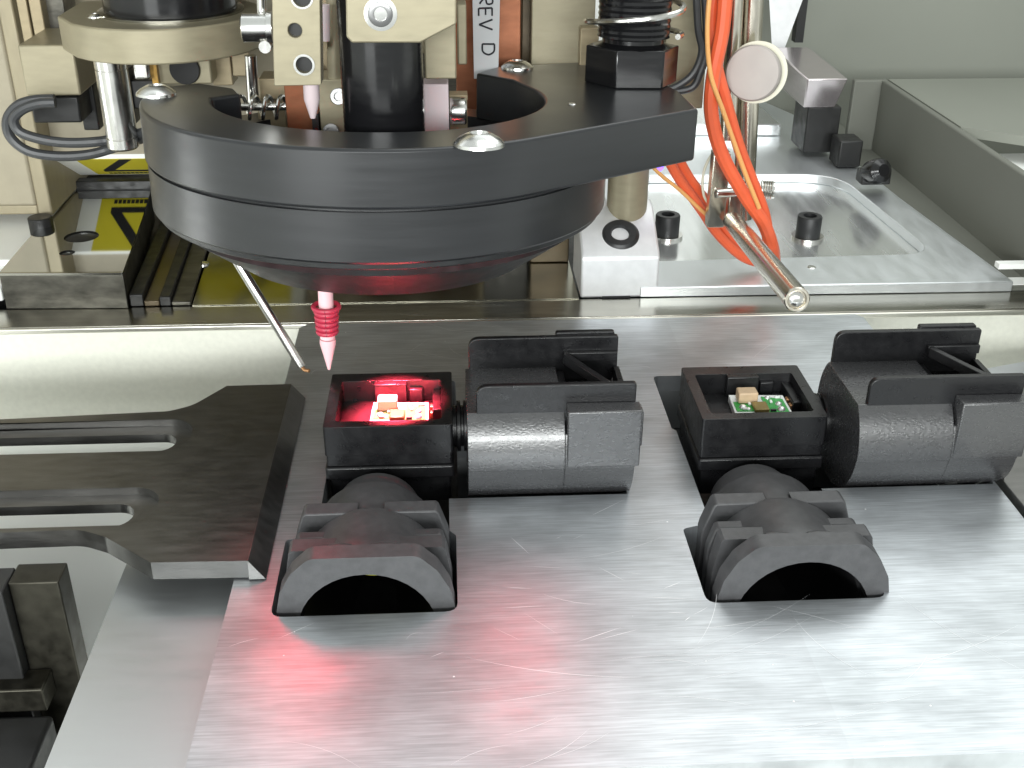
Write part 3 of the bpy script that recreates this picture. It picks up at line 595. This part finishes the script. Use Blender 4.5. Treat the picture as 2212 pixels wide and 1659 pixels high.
bm = NB(); lathe(bm, [(0, .195), (.03, .15), (.04, 0)], (qb.x, qb.y, .932), (0, 0, 1), 20); obj('drilled_hole', bm, 'dark_hole', t)
bm = NB(); prism(bm, [(-11.44, 27.42), (-8.36, 27.32), (-8.36, 27.42), (-11.44, 27.50)], .94, 1.004); obj('bright_edge', bm, 'beam', t)
bm = NB(); q = PZ(82, 494, 1.0); cyl(bm, (q.x, q.y+.3, .55), (q.x, q.y+.3, 1.25), .33, 20); tag(obj('black_stop', bm, 'dark', bev=.04), 'small black stop beside the left edge of the polished block', 'stop')
# guide channel and mirror floor
t = thing('guide_channel', 'dark grooved guide channel between the polished block and the mirror floor', 'channel', (-7.9, 30, 0))
for k, (xa, xb, zz, m) in enumerate(((-8.30, -7.95, .34, 'dark'), (-7.94, -7.55, .16, 'brown'), (-7.54, -7.25, .26, 'dark'), (-7.24, -6.75, .12, 'granite_side'))):
    bm = NB(); hull(bm, [(xa, 27.45, .003), (xb, 27.45, .003), (xb-.9, 40, .003), (xa-.9, 40, .003)], [(xa, 27.45, zz), (xb, 27.45, zz), (xb-.9, 40, zz), (xa-.9, 40, zz)]); obj('channel_strip', bm, m, t, bev=.03)
t = thing('mirror_floor', 'shiny dark floor plate behind the rail reflecting the warning sign', 'plate', (-3, 31, 0))
bm = NB(); prism(bm, [(-6.72, 27.44), (3.38, 27.44), (3.38, 42), (-7.6, 42)], -.05, .02); obj('floor_plate', bm, 'mirror_dark', t)
for x, y, r in ((400, 648, .2), (438, 572, .18)):
    q = PZ(x, y, .02); bm = NB(); lathe(bm, [(0, r), (.05, r*.9), (.09, r*.4), (.09, 0)], (q.x, q.y, .022), (0, 0, 1), 20); obj('floor_screw', bm, 'screw', t)
SB, ST = Vector((0, 34.6, 1.34)), Vector((0, 32.6, 2.42))          # sign leans forward under the casting
SD = (ST-SB).normalized(); SN = Vector((0, -SD.z, SD.y))
def sg(x, v, d=0): q = SB+SD*v+SN*(-d if False else d); return (x, q.y, q.z)
SL = (ST-SB).length
def sheet(bm, pts, d0, d1): hull(bm, [sg(x, v, d0) for x, v in pts], [sg(x, v, d1) for x, v in pts])
t = thing('warning_sign', 'yellow warning sign with a black triangle leaning forward behind the polished block', 'sign', (-8.5, 36, .8))
bm = NB(); sheet(bm, [(-11.35, -.04), (-4.6, -.04), (-4.6, SL), (-11.35, SL)], -.15, 0); obj('sign_board', bm, 'white', t)
bm = NB(); sheet(bm, [(-10.75, .08), (-5.0, .08), (-5.0, SL-.01), (-10.75, SL-.01)], .002, .012); obj('yellow_field', bm, 'yellow', t)
for pts in ([(-10.4, .52), (-5.5, .52), (-5.5, .74), (-10.4, .74)], [(-10.4, .742), (-10.05, .742), (-9.15, SL-.05), (-9.5, SL-.05)], [(-5.5, .742), (-5.85, .742), (-6.85, SL-.05), (-6.5, SL-.05)]):
    bm = NB(); sheet(bm, pts, .014, .022); obj('black_triangle_side', bm, 'ink', t)
bm = NB(); sheet(bm, [(-8.3, 1.1), (-7.9, 1.1), (-7.8, 2.2), (-8.4, 2.2)], .014, .022); obj('warning_mark', bm, 'ink', t)
bm = NB()
for k in range(14): sheet(bm, [(-10.35+k*.13, .2), (-10.25+k*.13, .2), (-10.25+k*.13, .36), (-10.35+k*.13, .36)], .014, .02)
o = obj('small_print', bm, 'ink', t); o['kind'] = 'stuff'
bm = NB(); box(bm, (-11.38, 32.66, 2.44), (-4.4, 37.5, 9.0)); tag(obj('casting_bridge', bm, 'tan', bev=.05), 'tan casting overhanging the yellow warning sign behind the steel pillar', 'casting')
bm = NB(); box(bm, (-11.38, 34.1, .3), (-4.6, 34.5, 1.28)); tag(obj('dark_gap_filler', bm, 'dark', bev=.03), 'black sill standing for the dark gap beneath the yellow warning sign', 'filler')  # black box put in for the shade of the open gap

# centre rear: dark panels behind the beam, under the ring
bm = NB(); box(bm, (.95, 30.6, .03), (2.25, 31.2, 2.2)); tag(obj('black_bracket', bm, 'dark', bev=.03), 'black upright bracket behind the rail, under the ring light', 'bracket')
bm = NB(); box(bm, (2.27, 30.0, .03), (3.36, 31.4, 4.0)); tag(obj('brown_panel', bm, 'brown', bev=.03), 'dark brown panel directly left of the pale clamp block', 'panel')
bm = NB(); box(bm, (-4.5, 33.0, .03), (.93, 33.6, 3.0)); tag(obj('long_brown_panel', bm, 'brown', bev=.03), 'long dark brown panel behind the rail under the ring light', 'panel')  # the dark brown is the panel's own colour
bm = NB(); tube(bm, [(-2.6, 29.5, .16), (-1.0, 29.4, .22), (.2, 29.5, .16), (.9, 29.4, .2)], .13, 10, 6); tag(obj('amber_hose', bm, 'amber'), 'amber hose lying on the shiny floor behind the rail', 'hose')

# ================================================================== UPPER HEAD (left): flange, motor, pillar
t = thing('rotary_head', 'pale gold round flange with a black motor on top at the upper left', 'motor', (-6.0, 27.6, 6.8))
fc = Vector((-6.38, 27.2, 0)); zt_, zb_ = 7.42, 6.68
a0 = [(fc.x+2.2*math.cos(math.radians(a)), fc.y+2.2*math.sin(math.radians(a))) for a in range(-140, 141, 6)]
a0 = arc(fc.x, fc.y, 2.2, -128, 60, 40)+[(-7.0, 29.4), (-8.62, 28.6), (-8.62, 26.7), (-8.05, 25.75)]
bm = NB(); prism(bm, a0, zb_, zt_); obj('flange', bm, 'gold', t, bev=.04)
bm = NB(); lathe(bm, [(0, 1.55), (.05, 1.55), (.06, 1.48), (4, 1.48)], (fc.x+.15, fc.y+.1, zt_), (0, 0, 1), 56); obj('motor_body', bm, 'black_gloss', t)
bm = NB(); lathe(bm, [(-.02, 1.62), (.05, 1.62), (.07, 1.56)], (fc.x+.15, fc.y+.1, zt_), (0, 0, 1), 56); obj('motor_collar', bm, 'beam', t)
q = PY(218, 45, 26.4); bm = NB(); button_head(bm, (-7.75, 26.5, zt_), .16, .08); obj('flange_screw', bm, 'screw', t)
pa, pb = PY(221, 120, 26.2), PY(243, 292, 26.2)
t = thing('steel_pillar', 'round stainless pillar holding up the gold flange at the left', 'pillar', pb)
r = .36
bm = NB(); lathe(bm, [(-.3, r), (.34, r), (.345, r-.02), (.365, r-.02), (.37, r), (1.90, r), (1.91, r-.025), (1.93, r-.025), (1.94, r), (2.15, r), (2.2, r-.05)], (pa.x+.05, 26.55, pa.z), (0, 0, -1), 36); obj('pillar_body', bm, 'steel', t)
# blocks left of the pillar
t = thing('cable_block', 'cream metal block above a black connector at the far left', 'block', PY(110, 230, 29))
bm = NB(); boxpx(bm, 47, 97, 166, 207, 28.4, 2.2); obj('cream_block', bm, 'gold', t, bev=.05)
bm = NB(); boxpx(bm, 68, 209, 172, 266, 28.6, 2.0); obj('black_connector', bm, 'dark', t, bev=.05)
bm = NB(); boxpx(bm, 170, 150, 205, 282, 29.6, 1.4); obj('black_bracket', bm, 'dark', t, bev=.04)
G = 'grey cables looping left of the pillar'
cable('grey_cable', [(118, 214), (75, 216), (38, 228), (16, 258), (22, 295), (60, 326), (120, 337), (190, 334), (250, 318), (330, 290, 26.5)], 27.6, .12, 'cable', 'outer grey cable looping out to the left and under the steel pillar', 'cable', G)
cable('grey_cable', [(120, 222), (85, 224), (50, 236), (30, 258), (42, 284), (85, 300), (140, 308), (200, 307), (250, 300), (330, 282, 26.3)], 27.4, .12, 'cable', 'inner grey cable of the pair looping left of the steel pillar', 'cable', G)
# parts below the flange, behind the ring
t = thing('clamp_bracket', 'silver clamp and pale block with a dark hole beneath the gold flange', 'bracket', (-5.5, 29.3, 6))
bm = NB(); boxpx(bm, 338, 110, 455, 182, 29.2, 1.4); obj('pale_block', bm, 'gold', t, bev=.04)
q = PY(399, 150, 29.15); bm = NB(); lathe(bm, [(0, .38), (.06, .36), (.06, 0)], q, (0, -1, 0), 28); obj('block_hole', bm, 'dark_hole', t)
bm = NB(); boxpx(bm, 285, 120, 322, 174, 28.8, .8); obj('silver_nut', bm, 'steel', t, bev=.08)
bm = NB(); boxpx(bm, 325, 110, 338, 182, 29.0, 1.0); obj('yellow_edge', bm, 'amber', t)
bm = NB(); boxpx(bm, 246, 150, 286, 268, 29.6, .8); boxpx(bm, 280, 174, 345, 235, 29.7, .6); obj('black_backing', bm, 'dark', t, bev=.03)
bm = NB(); boxpx(bm, 500, 100, 540, 165, 29.8, .8); boxpx(bm, 456, 110, 500, 185, 29.9, .8); obj('bronze_backing', bm, 'gold_dark', t, bev=.03)
# upper left strips
bm = NB(); boxpx(bm, 40, -30, 62, 92, 30.5, 1); boxpx(bm, 66, -30, 92, 92, 30.5, 1); tag(obj('bronze_strips', bm, 'gold_dark', bev=.03), 'bronze upright strips in the top left corner', 'strip')
bm = NB(); boxpx(bm, 94, -30, 142, 96, 30.9, 1); tag(obj('dark_slide', bm, 'granite_side', bev=.03), 'dark upright slide between the bronze strips and the flange', 'slide')

# ================================================================== UPPER HEAD (centre)
t = thing('lens_barrel', 'glossy black lens barrel passing down through the ring light', 'lens barrel', (-1.19, 21.5, 5.5))
bm = NB(); lathe(bm, [(0, .66), (.0, .76)]+[(.2+k*.09+e, .77-(.008 if e else 0)) for k in range(30) for e in (0, .045)]+[(6, .77)], (-1.19, 21.5, 6.0), (0, 0, 1), 48); obj('barrel_tube', bm, 'black_gloss', t)
bm = NB(); lathe(bm, [(0, .5), (.02, 0)], (-1.19, 21.5, 5.98), (0, 0, 1), 32); obj('barrel_lens', bm, 'lamp_red', t)
t = thing('barrel_clamp', 'pale gold clamp block with a cut corner gripping the black barrel', 'clamp', PY(866, 60, 20.6))
YC = 20.55
def pyz(x, y, Y=YC): q = PY(x, y, Y); return (q.x, q.z)
bm = NB(); prism(bm, [pyz(746, -60), pyz(748, 80), pyz(760, 93), pyz(908, 93), pyz(986, 52), pyz(986, -60)], YC, YC+1.9, 'y'); obj('clamp_body', bm, 'gold', t, bev=.03)
q = PY(822, 30, YC); bm = NB(); lathe(bm, [(0, .29), (-.01, .29), (-.015, .24)], q, (0, 1, 0), 32); obj('counterbore_rim', bm, 'screw', t)
bm = NB(); socket_head(bm, q+Vector((0, .06, 0)), (0, -1, 0), .215, .11); obj('clamp_screw', bm, 'grey_steel', t)
bm = NB(); boxpx(bm, 916, 20, 985, 171, 22.4, 1.0); obj('rear_block', bm, 'gold', t, bev=.03)
bm = NB(); boxpx(bm, 988, 10, 1008, 140, 23.6, .6); obj('rear_wing', bm, 'gold', t, bev=.03)
t = thing('drilled_bracket', 'pale gold upright bracket with three holes left of the black barrel', 'bracket', PY(640, 100, 20.9))
YD = 20.9
bm = NB(); h = [PY(652, -6, YD), PY(637, 66, YD), PY(657, 140, YD)]
prism(bm, [pyz(586, -60, YD), pyz(592, 186, YD), pyz(694, 184, YD), pyz(690, -60, YD)], YD, YD+.5, 'y', [circ2(p.x, p.z, r_, 24) for p, r_ in zip(h, (.17, .125, .155))]); obj('bracket_plate', bm, 'gold', t, bev=.015)
for p, r_ in zip(h, (.17, .125, .155)):
    bm = NB(); cyl(bm, (p.x, YD+.16, p.z), (p.x, YD+.45, p.z), r_*1.02, 20); obj('hole_plug', bm, 'dark', t)
bm = NB(); lathe(bm, [(0, .17), (.05, .19), (.05, .15)], (h[2].x, YD+.03, h[2].z), (0, -1, 0), 28, cap=False); obj('hole_rim', bm, 'screw', t)
bm = NB(); lathe(bm, [(0, .185), (.05, .2), (.05, .165)], (h[0].x, YD+.03, h[0].z), (0, -1, 0), 28, cap=False); obj('hole_rim', bm, 'screw', t)
bm = NB(); a, b = PY(672, 184, 21.3), PY(676, 255, 21.3); lathe(bm, [(-.4, .15), ((b-a).length*.42, .15), ((b-a).length, .05), ((b-a).length, 0)], a, b-a, 20); tag(obj('white_tip', bm, 'pink_white'), 'white pointed tip below the drilled bracket', 'nozzle tip')
# silver roller and rods at the top
t = thing('chrome_roller', 'bright chrome roller with its rod left of the drilled bracket', 'roller', PY(553, 60, 23))
a, b = PY(522, 60, 23.2), PY(590, 60, 23.2); bm = NB(); lathe(bm, [(0, .22), (.03, .27), ((b-a).length-.12, .27), ((b-a).length-.1, .31), ((b-a).length, .31)], a, b-a, 32); obj('roller_body', bm, 'screw', t)
bm = NB(); cyl(bm, PY(563, -50, 23.4), PY(566, 45, 23.4), .1, 16); obj('roller_rod', bm, 'steel', t)
bm = NB(); a = PY(572, 102, 23.0); cyl(bm, a, a+Vector((0, .6, 0)), .12, 16); obj('rod_end', bm, 'steel', t)
bm = NB(); cyl(bm, PY(541, 120, 25.4), PY(548, 230, 25.4), .13, 20); tag(obj('steel_pin', bm, 'steel'), 'slim vertical steel pin beneath the gold flange', 'pin')
# coil spring lying across, behind the ring
a = PY(522, 232, 25.0); n = 4.6; bm = NB()
tube(bm, [a+Vector((i/26*.29, .24*math.sin(2*PI*i/26), .24*math.cos(2*PI*i/26))) for i in range(int(26*n))], .045, 8, 0); tag(obj('coil_spring', bm, 'screw'), 'small chrome coil spring lying sideways inside the ring', 'spring')
bm = NB(); cyl(bm, a+Vector((-.2, .05, 0)), a+Vector((1.5, .05, 0)), .09, 12); tag(obj('spring_pin', bm, 'steel'), 'steel pin running through the sideways coil spring', 'pin')
# brown and gold blocks inside the ring
t = thing('red_tinted_block', 'gold block with bolts and one face coloured red-brown for red light, behind the white tip inside the ring', 'block', PY(680, 240, 23.6))
bm = NB(); boxpx(bm, 618, 150, 690, 330, 23.9, .8); obj('brown_face', bm, 'copper', t, bev=.02)  # gold face; the red light on it is put into the colour
bm = NB(); boxpx(bm, 691, 172, 752, 330, 23.6, .9); obj('gold_face', bm, 'gold', t, bev=.02)
for y in (208, 284):
    q = PY(732 if y < 250 else 716, y, 23.55); bm = NB(); socket_head(bm, q, (0, -1, .2), .17, .14, 24); obj('block_screw', bm, 'grey_steel', t)
bm = NB(); boxpx(bm, 676, 246, 690, 330, 23.55, .3); obj('dark_slot', bm, 'dark', t)
bm = NB(); boxpx(bm, 560, 170, 618, 215, 25.9, .8); boxpx(bm, 560, 216, 618, 330, 26.0, .8); obj('tan_backing', bm, 'gold_dark', t, bev=.02)
bm = NB(); cyl(bm, PY(722, -50, 23.8), PY(724, 172, 23.8), .16, 20); tag(obj('pale_tube', bm, 'gold'), 'pale gold tube just left of the black barrel', 'tube')
bm = NB(); cyl(bm, PY(702, 10, 23.4), PY(703, 88, 23.4), .09, 16); tag(obj('pink_sleeve', bm, 'pink_white'), 'short pale pink sleeve between bracket and pale gold tube', 'sleeve')
bm = NB(); boxpx(bm, 692, 89, 706, 108, 23.4, .4); boxpx(bm, 690, -30, 760, 190, 24.6, .4); tag(obj('bronze_backing', bm, 'gold_dark'), 'bronze backing behind the pale gold tube', 'plate')
t = thing('white_slider', 'white slider block right of the black barrel with a chrome roller', 'slider', PY(944, 240, 23))
bm = NB(); boxpx(bm, 917, 182, 970, 330, 22.9, .6); obj('slider_body', bm, 'pink_white', t, bev=.03)
a = PY(972, 240, 23.2); bm = NB(); lathe(bm, [(0, .26), (.05, .28), (.30, .28), (.34, .24)], a, (1, 0, 0), 28); obj('slider_roller', bm, 'screw', t)
bm = NB(); boxpx(bm, 971, 206, 1010, 216, 23.6, .4); boxpx(bm, 972, 216, 1010, 330, 23.8, .4); obj('slider_back', bm, 'gold_dark', t)
# rear panels between barrel and hex post
t = thing('rear_column', 'upright column of copper and gold panels behind the ring light', 'machine column', (1.5, 28, 5))
for x0, y0, x1, Y, dp, m, nm in ((985, -30, 1030, 28.6, .4, 'copper', 'copper_panel'), (1070, -30, 1125, 28.2, .4, 'copper', 'copper_panel'), (1126, -30, 1146, 28.5, .4, 'brown', 'dark_strip'),
                                 (1147, -30, 1282, 28.0, .5, 'gold', 'gold_panel'), (1250, 60, 1290, 27.6, .35, 'gold_dark', 'bronze_rib'), (1436, -30, 1528, 28.0, .5, 'gold', 'gold_panel')):
    bm = NB(); boxpx(bm, x0, y0, x1, 300 if x0 < 1400 else 235, Y, dp); obj(nm, bm, m, t, bev=.03)
t = thing('machine_carriage', 'dark machine carriage above the picture that carries the round flange and barrel', 'carriage', (-3, 30, 9))
bm = NB(); box(bm, (-16, 27.4, 9.2), (5.5, 40, 22)); obj('carriage_body', bm, 'tan', t, bev=.2)
bm = NB(); box(bm, (-11, 24.0, 10.4), (3.5, 27.38, 18)); obj('carriage_front', bm, 'alu_matt', t, bev=.15)
bm = NB(); box(bm, (4.5, 44.6, .0), (10.6, 45.2, 7.5)); tag(obj('white_reflector', bm, 'white', bev=.1), 'white cover added unseen behind the gold panel to whiten the recess floor', 'reflector')  # unseen panel, added so the recess floor reflects white
# handwritten label strip
YL = 27.2
t = thing('label_strip', 'grey tape strip with handwritten REV D in black', 'label', PY(1048, 80, YL))
bm = NB(); hull(bm, [PY(1020, -40, YL), PY(1024, 170, YL), PY(1076, 170, YL), PY(1081, -40, YL)], [PY(1020, -40, YL)+Vector((0, .05, 0)), PY(1024, 170, YL)+Vector((0, .05, 0)), PY(1076, 170, YL)+Vector((0, .05, 0)), PY(1081, -40, YL)+Vector((0, .05, 0))]); obj('tape', bm, 'paper', t)
def stroke(bm, pts, r=.022):
    tube(bm, [PY(x, y, YL-.012) for x, y in pts], r, 6, 4)
for strokes in ([[(1036, -8), (1062, -10)], [(1062, -10), (1064, 6), (1052, 8), (1048, -6), (1036, 8)]],
                [[(1034, 18), (1063, 17)], [(1063, 17), (1063, 34)], [(1049, 18), (1049, 32)], [(1034, 18), (1034, 34)]],
                [[(1064, 42), (1035, 53)], [(1035, 53), (1064, 64)]],
                [[(1042, 95), (1068, 95)], [(1068, 95), (1067, 111), (1055, 118), (1043, 111), (1042, 95)]]):      # R E V  D
    bm = NB()
    for st in strokes: stroke(bm, st)
    obj('handwritten_letter', bm, 'ink', t)

# ================================================================== LOWER LEFT: bracket, block, white tray
t = thing('support_bracket', 'dark steel bracket standing below the gripper blade at the lower left', 'bracket', (-8, 16, -6))
bm = NB(); box(bm, (-7.65, 15.95, -8), (-6.80, 16.5, -.05)); obj('upright', bm, 'blade_edge', t, bev=.03)
bm = NB(); box(bm, (-8.35, 15.7, -8), (-7.66, 16.4, -.05)); obj('upright', bm, 'dark', t, bev=.03)
bm = NB(); box(bm, (-14, 15.4, -2.45), (-7.25, 15.94, -1.95)); obj('crossbar', bm, 'blade_edge', t, bev=.03)
bm = NB(); box(bm, (-14, 16.42, -8), (-8.36, 16.8, -.1)); obj('web', bm, 'dark', t, bev=.02)
q = PY(15, 1395, 15.6); bm = NB(); lathe(bm, [(0, .55), (.02, .5), (.02, 0)], (q.x, 16.39, q.z), (0, 1, 0), 28); obj('round_hole', bm, 'dark_hole', t)
t = thing('machined_block', 'black machined block in the bottom left corner under the bracket', 'block', (-8, 14, -5))
bm = NB(); box(bm, (-14, 13.6, -9), (-7.15, 15.38, -2.5)); obj('block_body', bm, 'dark', t, bev=.08)
bm = NB(); box(bm, (-14, 13.4, -9), (-7.5, 13.598, -3.0)); obj('block_cover', bm, 'black_top', t, bev=.1)
t = thing('white_trough', 'white rounded trough glimpsed through the gap left of the support plate', 'trough', (-7, 22, -6))
bm = NB(); lathe(bm, [(0, 3.2), (18, 3.2)], (-16, 22.6, -5.6), (1, 0, 0), 48); obj('trough_barrel', bm, 'white', t)
bm = NB(); hull(bm, [(-18, 15, -7.2), (0, 15, -7.2), (0, 19.5, -7.2), (-18, 18.2, -7.2)], [(-18, 15, -6.6), (0, 15, -6.6), (0, 19.5, -6.6), (-18, 18.2, -6.6)]); obj('trough_lip', bm, 'white', t, bev=.05)
